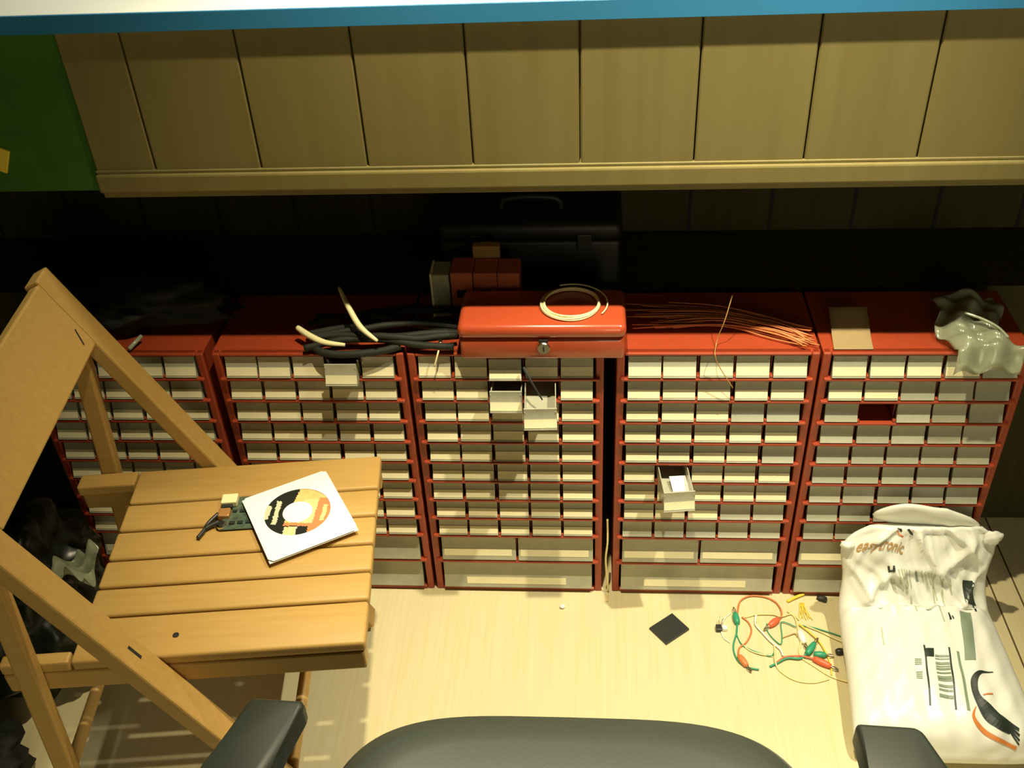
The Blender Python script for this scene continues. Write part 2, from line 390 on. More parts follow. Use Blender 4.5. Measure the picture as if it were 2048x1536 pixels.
lead('cream wire making the big loop that bulges below the tangle',
     [(0.5819,-0.0555,0.0030), (0.5814,-0.0806,0.0020), (0.5909,-0.1003,0.0020), (0.6034,-0.1216,0.0020), (0.5999,-0.1544,0.0060), (0.6030,-0.1709,0.0020), (0.6164,-0.1868,0.0020), (0.6355,-0.1963,0.0020), (0.6599,-0.1976,0.0020), (0.6842,-0.1900,0.0020)], 'creamwire')
lead('white wire crossing the tangle from upper left to lower right',
     [(0.5807,-0.0575,0.0040), (0.5772,-0.0779,0.0040), (0.5869,-0.0965,0.0040), (0.5988,-0.1158,0.0040), (0.6119,-0.1315,0.0040), (0.6149,-0.1452,0.0040)], 'whitewire', r=0.0017)
lead('thin teal lead from the red boot to the right side of the tangle',
     [(0.5977,-0.0755,0.0030), (0.5964,-0.0913,0.0020), (0.6051,-0.1097,0.0020), (0.6154,-0.1200,0.0030), (0.6201,-0.1004,0.0030), (0.6221,-0.0746,0.0040), (0.6310,-0.0733,0.0040), (0.6468,-0.0829,0.0040)], 'greenwire', r=0.001)
lead('long cream wire with a white sleeve curving down the right of the tangle',
     [(0.6379,-0.0462,0.0030), (0.6487,-0.0608,0.0030), (0.6498,-0.0865,0.0030), (0.6502,-0.1159,0.0030), (0.6444,-0.1312,0.0020), (0.6467,-0.1480,0.0020), (0.6619,-0.1621,0.0020), (0.6870,-0.1839,0.0020), (0.7133,-0.1955,0.0025)], 'creamwire', boots=[((0.6512,-0.0925,0.0050), (0.6555,-0.1184,0.0050), 'whitewire')])
lead('yellow wire arcing along the right side from the frayed end',
     [(0.6529,-0.0769,0.0050), (0.6688,-0.0953,0.0050), (0.6824,-0.1159,0.0040), (0.6902,-0.1435,0.0030), (0.6919,-0.1665,0.0020), (0.6898,-0.1818,0.0020)], 'yellowwire')
lead('black clip lead reaching under the white bag with a dark boot',
     [(0.6547,-0.0775,0.0030), (0.6797,-0.0835,0.0030), (0.7038,-0.0928,0.0030), (0.7274,-0.1032,0.0030)], 'greenwire', r=0.0011, boots=[((0.7055,-0.1363,0.0050), (0.7194,-0.1338,0.0050), 'chip')])
lead('pale wire hanging out left of the tangle toward the little connector',
     [(0.5374,-0.0523,0.0020), (0.5224,-0.0685,0.0020), (0.5159,-0.0888,0.0020), (0.5183,-0.1075,0.0020), (0.5284,-0.1181,0.0020)], 'whitewire', r=0.0010)
lead('orange and cream wire along the middle of the tangle',
     [(0.5501,-0.1229,0.0020), (0.5607,-0.1344,0.0020), (0.5766,-0.1422,0.0030), (0.5973,-0.1462,0.0020)], 'creamwire', r=0.0012)
lead('thin brown wire bent into a corner inside the tangle',
     [(0.6193,-0.1061,0.0020), (0.6322,-0.1003,0.0020), (0.6430,-0.0965,0.0030), (0.6464,-0.1033,0.0020)], 'parts_brown', r=0.0010)
lead('thin teal wire strung from the left boot across the lower tangle',
     [(0.5493,-0.0710,0.0030), (0.5425,-0.0912,0.0030), (0.5434,-0.1069,0.0020), (0.5500,-0.1240,0.0020), (0.5690,-0.1363,0.0020), (0.5930,-0.1460,0.0030), (0.6008,-0.1384,0.0030)], 'greenwire', r=0.0011)
lead('pale yellow wire looping across the top of the tangle',
     [(0.5610,-0.0620,0.0020), (0.5837,-0.0555,0.0030), (0.6102,-0.0549,0.0030), (0.6243,-0.0599,0.0040), (0.6456,-0.0529,0.0030), (0.6548,-0.0663,0.0030)], 'creamwire', r=0.0012)
lead('tan wire running out of the tangle straight toward the bag',
     [(0.6608,-0.0773,0.0030), (0.6869,-0.0911,0.0030), (0.7060,-0.1037,0.0030), (0.7266,-0.1161,0.0030)], 'creamwire', r=0.0012)
yw = empty('yellow_ribbon', 'frayed yellow wire end below the gap of the two rightmost cabinets', 'wire', ((0.6704,-0.0057,0.0000)))
b = B(); o0 = Vector((0.6704,-0.0057,0.0000))
tube(b, catmull([Vector(q) - o0 for q in ((0.6733,-0.0067,0.0040), (0.6559,-0.0154,0.0040), (0.6412,-0.0242,0.0030))], 5), 0.0028, 6); obj('ribbon', b, 'yellowwire', yw, smooth=True)
b = B()
for k in range(7):
    q0 = Vector((0.6632,-0.0264,0.0020)); q1 = Vector((0.6673,-0.0652,0.0020)) + Vector((0.004*k - 0.012, 0.002*(k % 3), 0.001*(k % 2)))
    tube(b, catmull([q0 - o0 + Vector((0.001*k, 0, 0)), (q0+q1)/2 - o0 + Vector((0.003*math.sin(k*2.1), 0, 0.002)), q1 - o0], 4), 0.0007, 5)
obj('frayed_end', b, 'yellowwire', yw, smooth=True)

# ------------------------------------------------------------------ white bag
# BAGFN>>>
BAGK = [  # t, y, z(mid), half thickness, left x, right x
 (0.00, -0.343, 0.010, 0.006, 0.703, 0.952), (0.06, -0.335, 0.022, 0.018, 0.692, 0.966), (0.16, -0.305, 0.044, 0.038, 0.692, 0.970),
 (0.40, -0.205, 0.052, 0.047, 0.701, 0.966), (0.56, -0.128, 0.056, 0.048, 0.706, 0.962), (0.66, -0.088, 0.068, 0.044, 0.709, 0.957),
 (0.78, -0.064, 0.120, 0.028, 0.713, 0.950), (0.90, -0.053, 0.176, 0.021, 0.705, 0.955), (0.95, -0.049, 0.200, 0.017, 0.718, 0.950), (1.00, -0.046, 0.222, 0.010, 0.748, 0.925)]
def bag_key(t):
    t = min(max(t, 0.0), 1.0); n = len(BAGK)
    for i in range(n - 1):
        a, b = BAGK[i], BAGK[i+1]
        if t <= b[0] + 1e-9:
            p, q = BAGK[max(i-1, 0)], BAGK[min(i+2, n-1)]
            h = b[0] - a[0]; k = (t - a[0])/h; out = []
            for j in range(1, 6):
                m0 = (b[j] - p[j])/(b[0] - p[0])*h; m1 = (q[j] - a[j])/(q[0] - a[0])*h
                out.append((2*k**3 - 3*k*k + 1)*a[j] + (k**3 - 2*k*k + k)*m0 + (-2*k**3 + 3*k*k)*b[j] + (k**3 - k*k)*m1)
            return out
    return list(BAGK[-1][1:])
def bag_pt(s, t, side):
    y, z, T, xl, xr = bag_key(t)
    e = 0.02
    y0, z0 = bag_key(t-e)[:2]; y1, z1 = bag_key(t+e)[:2]
    dy, dz = y1-y0, z1-z0; L = math.hypot(dy, dz) or 1.0
    ny, nz = -dz/L, dy/L
    x = (xl+xr)/2 + s*(xr-xl)/2
    prof = (1 - abs(s)**3.2)**0.6 if abs(s) < 1 else 0.0
    edge = 1 - abs(s)**6
    crum = min(1.0, max(0.0, (t-0.50)/0.28)); crum = crum*crum*(3 - 2*crum)
    crum *= 1 - 0.9*math.exp(-((s+0.55)/0.42)**2 - ((t-0.91)/0.06)**2)
    wr = 0.0016*math.sin(23*s + 9*t + 2*math.sin(7*t)) + 0.0011*math.sin(51*t - 13*s + 2*math.sin(5*s))
    f1 = 1 - abs(math.sin(5.2*s + 13*t + 0.9 + 0.8*math.sin(6*t)))
    f2 = 1 - abs(math.sin(15*t - 4.4*s + 1.5*math.sin(3*s)))
    f3 = 1 - abs(math.sin(13*s + 21*t + 1.7*math.sin(5*s)))
    wr += crum*(0.015*f1*f1 + 0.012*f2*f2 + 0.006*f3*f3 - 0.009)
    h = T*prof + (wr if side > 0 else 0.0)*edge*min(1.0, t*8)*(1.0 if t < 0.97 else 0.5)
    h = max(h, 0.0008)*side
    return (x, min(y + ny*h, -0.0175), max(z + nz*h, 0.0015))
def bag_top(s, t): return bag_pt(s, t, 1)
# <<<BAGFN
bag = empty('plastic_bag', 'white printed plastic mailing bag lying on the floor against the right cabinet', 'bag', (0.83, -0.2, 0))
off = Vector((0.83, -0.2, 0))
b = B()
NU, NV = 72, 96
top = [[b.verts.new(Vector(bag_pt(-1 + 2*i/NU, j/NV, 1)) - off) for i in range(NU+1)] for j in range(NV+1)]
bot = [[(top[j][i] if i in (0, NU) or j in (0, NV) else b.verts.new(Vector(bag_pt(-1 + 2*i/NU, j/NV, -1)) - off)) for i in range(NU+1)] for j in range(NV+1)]
for j in range(NV):
    for i in range(NU):
        b.faces.new((top[j][i], top[j][i+1], top[j+1][i+1], top[j+1][i]))
        q = (bot[j][i], bot[j+1][i], bot[j+1][i+1], bot[j][i+1])
        if len(set(q)) == 4:
            try: b.faces.new(q)
            except ValueError: pass
obj('sack', b, 'bag', bag, smooth=True)
# folded flap at the top
b = B()
def flap(u, v):
    x = 0.750 + 0.180*u; a = 2*PI*v
    k = (1 - abs(2*u-1)**3.4)**0.6 if 0 < u < 1 else 0.0
    wr = 1 + 0.16*(1 - abs(math.sin(5*u + a))) + 0.10*math.sin(13*u - 2*a)
    ry, rz = 0.0095*k*wr, (0.026 + 0.006*math.sin(2.6*u + 0.4))*k*(1 + 0.10*math.sin(8*u))
    return Vector((x, -0.036 + ry*math.cos(a) - 0.003*math.sin(3*u) - 0.35*(rz*math.sin(a)), 0.236 - 0.085*max(0, u-0.62) + rz*math.sin(a) + 0.003*math.sin(7*u))) - off
grid(b, flap, 40, 24); bmesh.ops.remove_doubles(b, verts=b.verts, dist=1e-5); obj('folded_flap', b, 'bag', bag, smooth=True)
b = B(); blob(b, (0.943 - off.x, -0.058 - off.y, 0.206), 0.016, 0.008, 0.014, 0.3, seed=8, sub=3); obj('corner_tip', b, 'bag', bag, smooth=True)
# knotted corner tip
b = B(); blob(b, (0.7115 - off.x, -0.062 - off.y, 0.190), 0.012, 0.007, 0.007, 0.25, seed=2, sub=3); obj('corner_tip', b, 'bag', bag, smooth=True)
b = B(); blob(b, (0.703 - off.x, -0.327 - off.y, 0.013), 0.008, 0.014, 0.010, 0.25, seed=5, sub=3); obj('corner_tip', b, 'bag', bag, smooth=True)
LIFT = 0.0011
def on_bag(s, t, lift=LIFT):
    p0 = Vector(bag_top(s, t)); du = Vector(bag_top(s+0.01, t)) - Vector(bag_top(s-0.01, t)); dv = Vector(bag_top(s, t+0.01)) - Vector(bag_top(s, t-0.01))
    n = du.cross(dv).normalized()
    return p0 + n*lift - off
def patch(b, q, nu=4, nv=6, mi=0):
    (a, c, d, e) = [Vector((*k, 0)) for k in q]     # tl tr br bl
    def fn(u, v):
        w = (a*(1-u) + c*u)*(1-v) + (e*(1-u) + d*u)*v
        return on_bag(w.x, w.y)
    grid(b, fn, nu, nv, mi)
def stripe(b, p0, p1, w, mi=0, nv=8):
    (s0, t0), (s1, t1) = p0, p1
    d = Vector((s1-s0, (t1-t0)*2.6)); d.normalize(); nx, ny = d.y*w, -d.x*w/2.6
    patch(b, [(s0-nx, t0-ny), (s0+nx, t0+ny), (s1+nx, t1+ny), (s1-nx, t1-ny)], 1, nv, mi)
def mark(name, m, *fns):
    for fn in fns:
        b = B(); fn(b); obj(name, b, m, bag)
PB = lambda q, nu=2, nv=2: (lambda b: patch(b, q, nu, nv))
PS = lambda p, q, w: (lambda b: stripe(b, p, q, w))
mark('printed_block', 'ink', PB([(0.617,0.792), (0.750,0.787), (0.783,0.683), (0.617,0.721)], 4, 6), PB([(-0.125,0.412), (-0.008,0.417), (-0.033,0.383), (-0.133,0.379)], 3, 3),
     PB([(0.308,0.571), (0.325,0.571), (0.333,0.542), (0.300,0.537)]), PB([(0.342,0.558), (0.358,0.558), (0.367,0.546), (0.350,0.542)]))
mark('printed_line', 'ink', PS((0.758,0.783), (0.700,0.592), 0.012), PS((-0.117,0.425), (-0.192,0.196), 0.010), PS((0.167,0.417), (0.075,0.183), 0.010))
def sym(b):
    for q in (((-0.417,0.854), (-0.392,0.858), (-0.383,0.833), (-0.408,0.829)), ((-0.358,0.862), (-0.333,0.862), (-0.333,0.846), (-0.358,0.838)), ((-0.400,0.838), (-0.342,0.850), (-0.342,0.842), (-0.408,0.829))): patch(b, list(q), 2, 2)
mark('printed_symbol', 'ink', sym)
mark('printed_block', 'inkgrey', PB([(0.467,0.583), (0.625,0.583), (0.442,0.371), (0.325,0.375)], 4, 8), PB([(-0.067,0.838), (-0.033,0.838), (0.017,0.783), (-0.033,0.787)], 2, 3))
mark('printed_line', 'inkgrey', PS((0.267,0.408), (0.200,0.179), 0.016))
b = B(); stripe(b, (0.675,0.775), (0.675,0.717), 0.006); obj('printed_line', b, 'inkgrey', bag)
b = B()   # text lines and barcodes, pale grey
for a, c in (((-0.292,0.854), (-0.233,0.775)), ((-0.258,0.854), (-0.233,0.821)), ((-0.217,0.850), (-0.167,0.750)), ((-0.183,0.846), (-0.167,0.787)), ((-0.133,0.842), (-0.075,0.575)), ((0.025,0.842), (0.075,0.787)), ((0.058,0.842), (0.142,0.758)), ((0.125,0.829), (0.183,0.771)), ((0.175,0.821), (0.267,0.713)), ((0.217,0.829), (0.217,0.525)), ((0.258,0.829), (0.325,0.775)), ((0.325,0.812), (0.358,0.646)), ((0.408,0.808), (0.458,0.742)), ((-0.567,0.500), (-0.575,0.433)), ((-0.367,0.796), (-0.333,0.750)), ((-0.325,0.792), (-0.300,0.750))):
    stripe(b, a, c, 0.0085)
obj('text_marking', b, 'inkpale', bag)
b = B()
for k in range(11):
    va = (0.0, 0.08, 0.17, 0.26, 0.31, 0.42, 0.52, 0.60, 0.72, 0.81, 0.92)[k]; wd = 1.35*(0.035, 0.02, 0.045, 0.02, 0.04, 0.03, 0.05, 0.03, 0.04, 0.03, 0.05)[k]
    A, Bq, Cq, Dq = [Vector(k2) for k2 in ((-0.017,0.392), (0.142,0.388), (0.075,0.217), (-0.083,0.221))]
    def mixq(u, v): w = (A*(1-u) + Bq*u)*(1-v) + (Dq*(1-u) + Cq*u)*v; return (w.x, w.y)
    patch(b, [mixq(0, va), mixq(1, va), mixq(1, va+wd), mixq(0, va+wd)], 3, 1)
obj('barcode_marking', b, 'inkgrey', bag)
b = B()
for (qa, qb, qc, qd) in (((-0.258,0.375), (-0.183,0.371), (-0.192,0.346), (-0.275,0.346)), ((-0.275,0.321), (-0.200,0.321), (-0.217,0.287), (-0.283,0.292))):
    A, Bq, Cq, Dq = [Vector(k2) for k2 in (qa, qb, qc, qd)]
    for k in range(4):
        va = k*0.26
        def mixr(u, v): w = (A*(1-u) + Bq*u)*(1-v) + (Dq*(1-u) + Cq*u)*v; return (w.x, w.y)
        patch(b, [mixr(0, va), mixr(1, va), mixr(1, va+0.12), mixr(0, va+0.12)], 2, 1)
o = obj('barcode_marking', b, 'inkgrey', bag)
def ribbon(b, A, C, mi=0, n=5):
    P = catmull([Vector((*q, 0)) for q in A], n); Q = catmull([Vector((*q, 0)) for q in C], n)
    VA = [[b.verts.new(on_bag(p_.x + (q_.x-p_.x)*k/4, p_.y + (q_.y-p_.y)*k/4)) for k in range(5)] for p_, q_ in zip(P, Q)]
    for r0, r1 in zip(VA, VA[1:]):
        for k in range(4): b.faces.new((r0[k], r0[k+1], r1[k+1], r1[k])).material_index = mi
b = B()  # brush swoosh logo
ribbon(b, [(0.608,0.333), (0.442,0.329), (0.317,0.292), (0.300,0.225), (0.350,0.167), (0.483,0.142), (0.617,0.133)], [(0.617,0.329), (0.475,0.321), (0.392,0.287), (0.375,0.233), (0.475,0.196), (0.575,0.163), (0.667,0.142)])
for k in range(4):
    stripe(b, (0.533,0.171), ((0.725,0.142)[0], (0.725,0.142)[1] - 0.012*k), 0.010 - 0.001*k)
obj('logo', b, 'ink', bag)
b = B()
ribbon(b, [(0.292,0.196), (0.225,0.167), (0.258,0.146), (0.383,0.125), (0.542,0.108), (0.700,0.087)], [(0.300,0.196), (0.258,0.167), (0.308,0.150), (0.417,0.133), (0.567,0.117), (0.708,0.100)])
stripe(b, (0.400,0.233), (0.517,0.242), 0.006)
ribbon(b, [(-0.525,0.992), (-0.433,0.975), (-0.342,0.963)], [(-0.542,0.996), (-0.425,0.979), (-0.325,0.967)])
ribbon(b, [(-0.392,1.000), (-0.317,1.000), (-0.242,0.992)], [(-0.375,1.000), (-0.308,1.000), (-0.233,0.996)])
obj('logo', b, 'inkorange', bag)
b = B()
ribbon(b, [(-0.558,1.000), (-0.508,0.996), (-0.417,0.983)], [(-0.542,1.000), (-0.475,1.000), (-0.408,0.987)])
ribbon(b, [(-0.358,0.996), (-0.283,0.983), (-0.225,0.975)], [(-0.325,1.000), (-0.250,0.987), (-0.208,0.975)])
obj('logo', b, 'ink', bag)
# brand lettering across the crumpled shoulder
cu = bpy.data.curves.new('lettering', 'FONT'); cu.body = 'easytronic'; cu.size = 1.0; cu.offset = 0.012; cu.resolution_u = 3
to = bpy.data.objects.new('lettering', cu); COL.objects.link(to)
dg = bpy.context.evaluated_depsgraph_get(); tm = bpy.data.meshes.new_from_object(to.evaluated_get(dg)); bpy.data.objects.remove(to)
xs = [v.co.x for v in tm.vertices]; wmax = max(xs)
path = [Vector((-0.84 + 0.60*i/48, 0.900 + 0.020*math.sin(PI*i/48), 0)) for i in range(49)]
for v in tm.vertices:
    k = v.co.x/wmax*(len(path)-1); i = min(int(k), len(path)-2); f = k - i
    c_ = path[i]*(1-f) + path[i+1]*f
    v.co = on_bag(c_.x, c_.y + v.co.y*0.058, 0.0016)
tm.materials.append(MT['parts_brown'])
lt = bpy.data.objects.new('lettering', tm); COL.objects.link(lt); lt.parent = bag

# ------------------------------------------------------------------ things on top of the cabinets
# cash box
cbx = empty('cash_box', 'glossy red metal cash box with a keyhole on top of the middle cabinet', 'cash box', (0.2115, 0, H + 0.0004))
b = B(); box(b, -0.1245, 0.1245, -0.020, 0.085, 0.0, 0.038, bev=0.006, seg=3); obj('base', b, 'box_red', cbx, smooth=True, angle=50)
b = B(); box(b, -0.1272, 0.1272, -0.0225, 0.087, 0.0375, 0.062, bev=0.0105, seg=4); obj('lid', b, 'box_red', cbx, smooth=True, angle=50)
b = B(); lathe(b, [(0.0105, 0.0), (0.0105, 0.0035), (0.009, 0.0055), (0.0, 0.0055)], 20, Matrix.Translation((0.003, -0.0195, 0.0235)) @ Matrix.Rotation(PI/2, 4, 'X')); lk = obj('lock', b, 'chrome', cbx, smooth=True, angle=40)
b = B(); box(b, 0.002, 0.004, -0.0266, -0.0249, 0.019, 0.028); box(b, -0.004, 0.010, -0.0225, -0.0195, 0.0335, 0.0375); obj('keyhole', b, 'hole', lk)
b = B(); box(b, -0.05, 0.05, 0.086, 0.089, 0.034, 0.041, bev=0.001); obj('hinge', b, 'chrome', cbx)
# coil of cream cable on the lid
b = B()
for k in range(7):
    pts = []
    r0 = 0.0415 + 0.0016*(k % 3)
    for i in range(40):
        a = 2*PI*i/40
        pts.append((r0*math.cos(a) + 0.0012*math.sin(k*2.3), r0*0.98*math.sin(a) + 0.0012*math.cos(k*1.7), 0.0022 + 0.0021*(k//3) + 0.0005*math.sin(3*a + k)))
    tube(b, pts, 0.0016, 6, closed=True)
pts = [(0.052*math.cos(a) + 0.004, 0.050*math.sin(a), 0.004 + 0.004*math.sin(a*0.5)) for a in [(-0.6 + 2.6*i/20) for i in range(21)]]
tube(b, pts, 0.0012, 6)
tag(obj('cable_coil', b, 'cream', smooth=True, loc=(0.255, 0.036, H + 0.0628)), 'coil of cream cable lying on the lid of the red cash box', 'cable')
# cartons behind the box
for (x0, x1, y0, y1, z1, m, lab) in ((0.063, 0.098, 0.100, 0.150, 0.082, 'carton_red', 'small red carton behind the cash box, next to the clear case'),
        (0.099, 0.137, 0.102, 0.150, 0.080, 'carton_red', 'small red carton in the middle of the three behind the cash box'),
        (0.138, 0.173, 0.100, 0.148, 0.081, 'carton_red', 'small red carton behind the cash box, last of three toward the cable coil')):
    root = empty('carton', lab, 'carton', ((x0+x1)/2, (y0+y1)/2, H + 0.0005), group='small red cartons behind the cash box')
    w, d = (x1-x0)/2, (y1-y0)/2
    b = B(); box(b, -w, w, -d, d, 0, z1 - 0.0, bev=0.0012); obj('body', b, m, root)
    b = B(); box(b, -w*0.5, w*0.4, -d - 0.0006, -d, z1*0.45, z1*0.62); obj('printed_mark', b, 'hole', root)
root = empty('carton', 'brown cardboard carton standing behind the small red cartons', 'carton', (0.117, 0.168, H + 0.0005))
b = B(); box(b, -0.022, 0.022, -0.015, 0.0, 0, 0.100, bev=0.001); obj('body', b, 'carton_brown', root)
b = B(); box(b, -0.010, 0.010, -0.0155, 0.0002, 0.085, 0.1004, bev=0.0002); obj('flap', b, 'carton_brown', root)
root = empty('plastic_case', 'small clear plastic case at the end of the red cartons', 'case', (0.046, 0.122, H + 0.0005))
b = B(); box(b, -0.015, 0.0145, -0.022, 0.022, 0, 0.079, bev=0.002); obj('body', b, 'film', root)
b = B(); box(b, -0.016, -0.0125, -0.0235, 0.0225, 0, 0.081, bev=0.001); obj('lid', b, 'cream', root)
# black equipment case behind, on the wall ledge
root = empty('tool_case', 'black lidded tool case in the shadow behind the cash box', 'case', (0.185, 0.285, 0.531))
b = B(); box(b, -0.150, 0.150, -0.075, 0.075, 0, 0.085, bev=0.006, seg=3); obj('body', b, 'black', root, smooth=True, angle=40)
b = B(); box(b, -0.153, 0.153, -0.078, 0.077, 0.085, 0.118, bev=0.012, seg=3); obj('lid', b, 'black', root, smooth=True, angle=40)
b = B(); tube(b, catmull([(-0.05, -0.02, 0.116), (-0.045, -0.02, 0.135), (0.0, -0.02, 0.140), (0.045, -0.02, 0.135), (0.05, -0.02, 0.116)], 6), 0.006, 8); obj('handle', b, 'black', root, smooth=True)
for sx in (-0.09, 0.09):
    b = B(); box(b, sx-0.012, sx+0.012, -0.082, -0.074, 0.07, 0.10, bev=0.002); obj('latch', b, 'chairplastic', root)
# dark strap bundle over cabinet two and three with cream cable loops
sb = empty('strap_bundle', 'dark strap bundle draped over the cabinet edge left of the cash box', 'strap bundle', (-0.07, 0.03, H))
b = B()
random.seed(11)
for k in range(9):
    y0 = -0.012 + 0.011*k
    pts = []
    for i in range(9):
        u = i/8
        pts.append((-0.090 + 0.235*u + 0.004*math.sin(k), y0 - 0.022 + 0.010*math.sin(u*5 + k*1.3) + 0.012*u, 0.0095 + 0.008*math.sin(u*PI) + 0.004*random.random() + (0.006 if k % 2 else 0)))
    tube(b, catmull(pts, 4), 0.0055, 7)
obj('strap', b, 'darkcloth', sb, smooth=True)
b = B()
tube(b, catmull([(-0.075, -0.028, 0.0085), (-0.060, -0.040, 0.008), (-0.035, -0.045, 0.0075), (0.0, -0.043, 0.0075), (0.035, -0.036, 0.008), (0.06, -0.026, 0.010)], 5), 0.0062, 8)
obj('strap', b, 'darkcloth', sb, smooth=True)
b = B(); tube(b, catmull([(-0.1761,0.0310,0.5660), (-0.1526,0.0130,0.5620), (-0.1268,0.0008,0.5580), (-0.0947,-0.0032,0.5560)], 6), lambda t: 0.0025 + 0.0028*math.sin(PI*min(1, t*0.75 + 0.2)), 8)
tag(obj('hose_loop', b, 'cream', smooth=True), 'pale curved hose piece lying flatter, left of the two above the second cabinet', 'hose', group='pale hose pieces over the cabinets')
b = B(); tube(b, catmull([(-0.1076,0.0623,0.6200), (-0.0865,0.0284,0.6000), (-0.0673,0.0050,0.5830), (-0.0402,-0.0128,0.5700)], 6), lambda t: 0.0012 + 0.0036*math.sin(PI*min(1, t*0.8 + 0.1)), 8)
tag(obj('hose_loop', b, 'cream', smooth=True), 'pale curved hose piece standing steeper, right of the two above the second cabinet', 'hose', group='pale hose pieces over the cabinets')
# pale stick leaning over the edge
b = B(); tube(b, catmull([(0.0519,0.0237,0.5520), (0.0522,0.0062,0.5490), (0.0506,-0.0096,0.5450), (0.0440,-0.0160,0.5239)], 6), lambda t: 0.0032 if t < 0.25 else 0.0014, 8)
tag(obj('cable_tie', b, 'cream', smooth=True), 'pale cable tie poking over the cabinet edge left of the cash box', 'cable tie')
b = B(); tube(b, [(-0.4454,0.0014,0.5460), (-0.4334,0.0291,0.5520)], 0.0035, 8)
tag(obj('plastic_rod', b, 'film', smooth=True), 'short pale plastic rod on the cabinet behind the chair backrest', 'rod')
# dark jumble on top of cabinet 1
b = B(); blob(b, (0, 0, 0.035), 0.16, 0.06, 0.040, 0.35, seed=4); 
for v in b.verts: v.co.z = max(v.co.z, 0.0)
tag(obj('dark_cloth', b, 'darkcloth', smooth=True, loc=(-0.46, 0.10, H + 0.001)), 'dark crumpled cloth in the shadow on the cabinet behind the chair', 'cloth')
# orange wire bundle on cabinet four
wb = empty('wire_bundle', 'bundle of orange wires lying across the cabinet top right of the cash box', 'wire bundle', (0.5, 0.06, H))
b = B(); random.seed(21)
for k in range(34):
    f = k/33
    e0 = Vector((0.335 + 0.10*random.random(), 0.055 + 0.075*f, 0.003 + 0.006*random.random()))
    m1 = Vector((0.49, 0.060 + 0.050*f, 0.004 + 0.010*random.random())); m2 = Vector((0.56, 0.030 + 0.040*f, 0.004 + 0.012*random.random()))
    e1 = Vector((0.600 + 0.030*random.random(), 0.004 + 0.050*f, 0.003 + 0.006*random.random()))
    m2.x += 0.02*random.random()
    tube(b, catmull([q - Vector((0.5, 0.06, 0)) for q in (e0, m1, m2, e1)], 5), 0.0011, 5)
obj('strands', b, 'orangewire', wb, smooth=True)
# thin dark cable up the wall and down over the drawers
b = B(); tube(b, catmull([(0.4970,0.0334,0.6200), (0.4871,0.0186,0.5850), (0.4797,0.0184,0.5560), (0.4760,0.0097,0.5435), (0.4719,-0.0150,0.5461), (0.4777,-0.0155,0.5278), (0.4916,-0.0165,0.5031), (0.5038,-0.0165,0.4829)], 6), 0.0008, 6)
tag(obj('thin_cord', b, 'parts_brown', smooth=True), 'thin brown cord hanging over the front of the cabinet with the orange wire', 'cord')
# folded paper strip on cabinet five
b = B()
def pstrip(u, v):
    return Vector((0.652 + 0.058*u + 0.006*v, 0.004 + 0.090*v, 0.0012 + 0.018*math.sin(v*PI*0.55)*v))
V0 = grid(b, pstrip, 4, 10)
bmesh.ops.solidify(b, geom=b.faces[:], thickness=0.0006)
tag(obj('paper_strip', b, 'tanpaper', smooth=True, loc=(0, 0, H + 0.0006)), 'tan paper strip curling on top of the rightmost cabinet', 'paper')
# crumpled clear film bag on cabinet five
fb = empty('film_bag', 'crumpled clear plastic film hanging over the top corner of the rightmost cabinet', 'plastic film', (0.865, 0.03, H))
b = B()
def filmf(u, v):
    x = -0.050 + 0.095*u; y = 0.085 - 0.150*v
    z = 0.016 + 0.018*math.sin(u*PI)*(1-v*0.5) + 0.006*math.sin(13*u + 7*v) + 0.004*math.sin(29*v - 11*u)
    if y < -0.046: z -= (-0.046 - y)*1.9
    return Vector((x + 0.010*math.sin(9*v), y, max(z, 0.0015) if y > -0.046 else z))
grid(b, filmf, 34, 34); bmesh.ops.solidify(b, geom=b.faces[:], thickness=0.0006); obj('sheet', b, 'film', fb, smooth=True)
b = B()
tube(b, catmull([(-0.020, 0.01, 0.043), (0.0, -0.005, 0.042), (0.020, -0.018, 0.036), (0.035, -0.028, 0.024)], 5), 0.0022, 6); obj('fold', b, 'film', fb, smooth=True)

# contents of pulled-out drawers
def comp(name, label, cat, grp, loc, rot, fn, m):
    b = B(); fn(b); o = obj(name, b, m, smooth=True, angle=40, loc=loc, rot=rot); tag(o, label, cat, grp); return o
dr = pulled_obj[(2,1,3)]; dx, dz = cabs[2].location.x + dr.location.x, dr.location.z
dy = dr.location.y
random.seed(5)
for k in range(9):
    L = 0.012 + 0.008*random.random(); a = random.uniform(0, PI)
    px_, py_ = dx - 0.014 + 0.0036*k, dy + 0.010 + 0.022*random.random()
    def stick(b, L=L): 
        tube(b, [(-L/2, 0, 0), (L/2, 0, 0)], 0.0005, 5); tube(b, [(-0.003, 0, 0), (0.003, 0, 0)], 0.0014, 7)
    comp('resistor', 'tiny brown resistor in the far pulled-out drawer below the cash box', 'resistor', 'resistors in the pulled-out drawer', (px_, py_, dz + 0.0045 + 0.0012*(k % 3)), (0, 0, a), stick, 'parts_brown')
comp('screwdriver_rod', 'dark thin rod leaning into the pulled-out drawer under the cash box', 'rod', None, (0, 0, 0), (0, 0, 0),
     lambda b: tube(b, [(0.1823,-0.0180,0.5233), (0.1942,-0.0350,0.5101), (0.2117,-0.0500,0.4850)], lambda t: 0.0022 - 0.0010*t, 7), 'chip')
dr = pulled_obj[(3,5,1)]; dx, dz, dy = cabs[3].location.x + dr.location.x, dr.location.z, dr.location.y
comp('paper_slip', 'white folded paper slip in the crooked pulled-out drawer', 'paper', None, (dx + 0.004, dy + 0.046, dz + 0.012), (0.25, 0.1, 0.2), lambda b: box(b, -0.014, 0.014, -0.016, 0.016, -0.001, 0.001), 'paper')
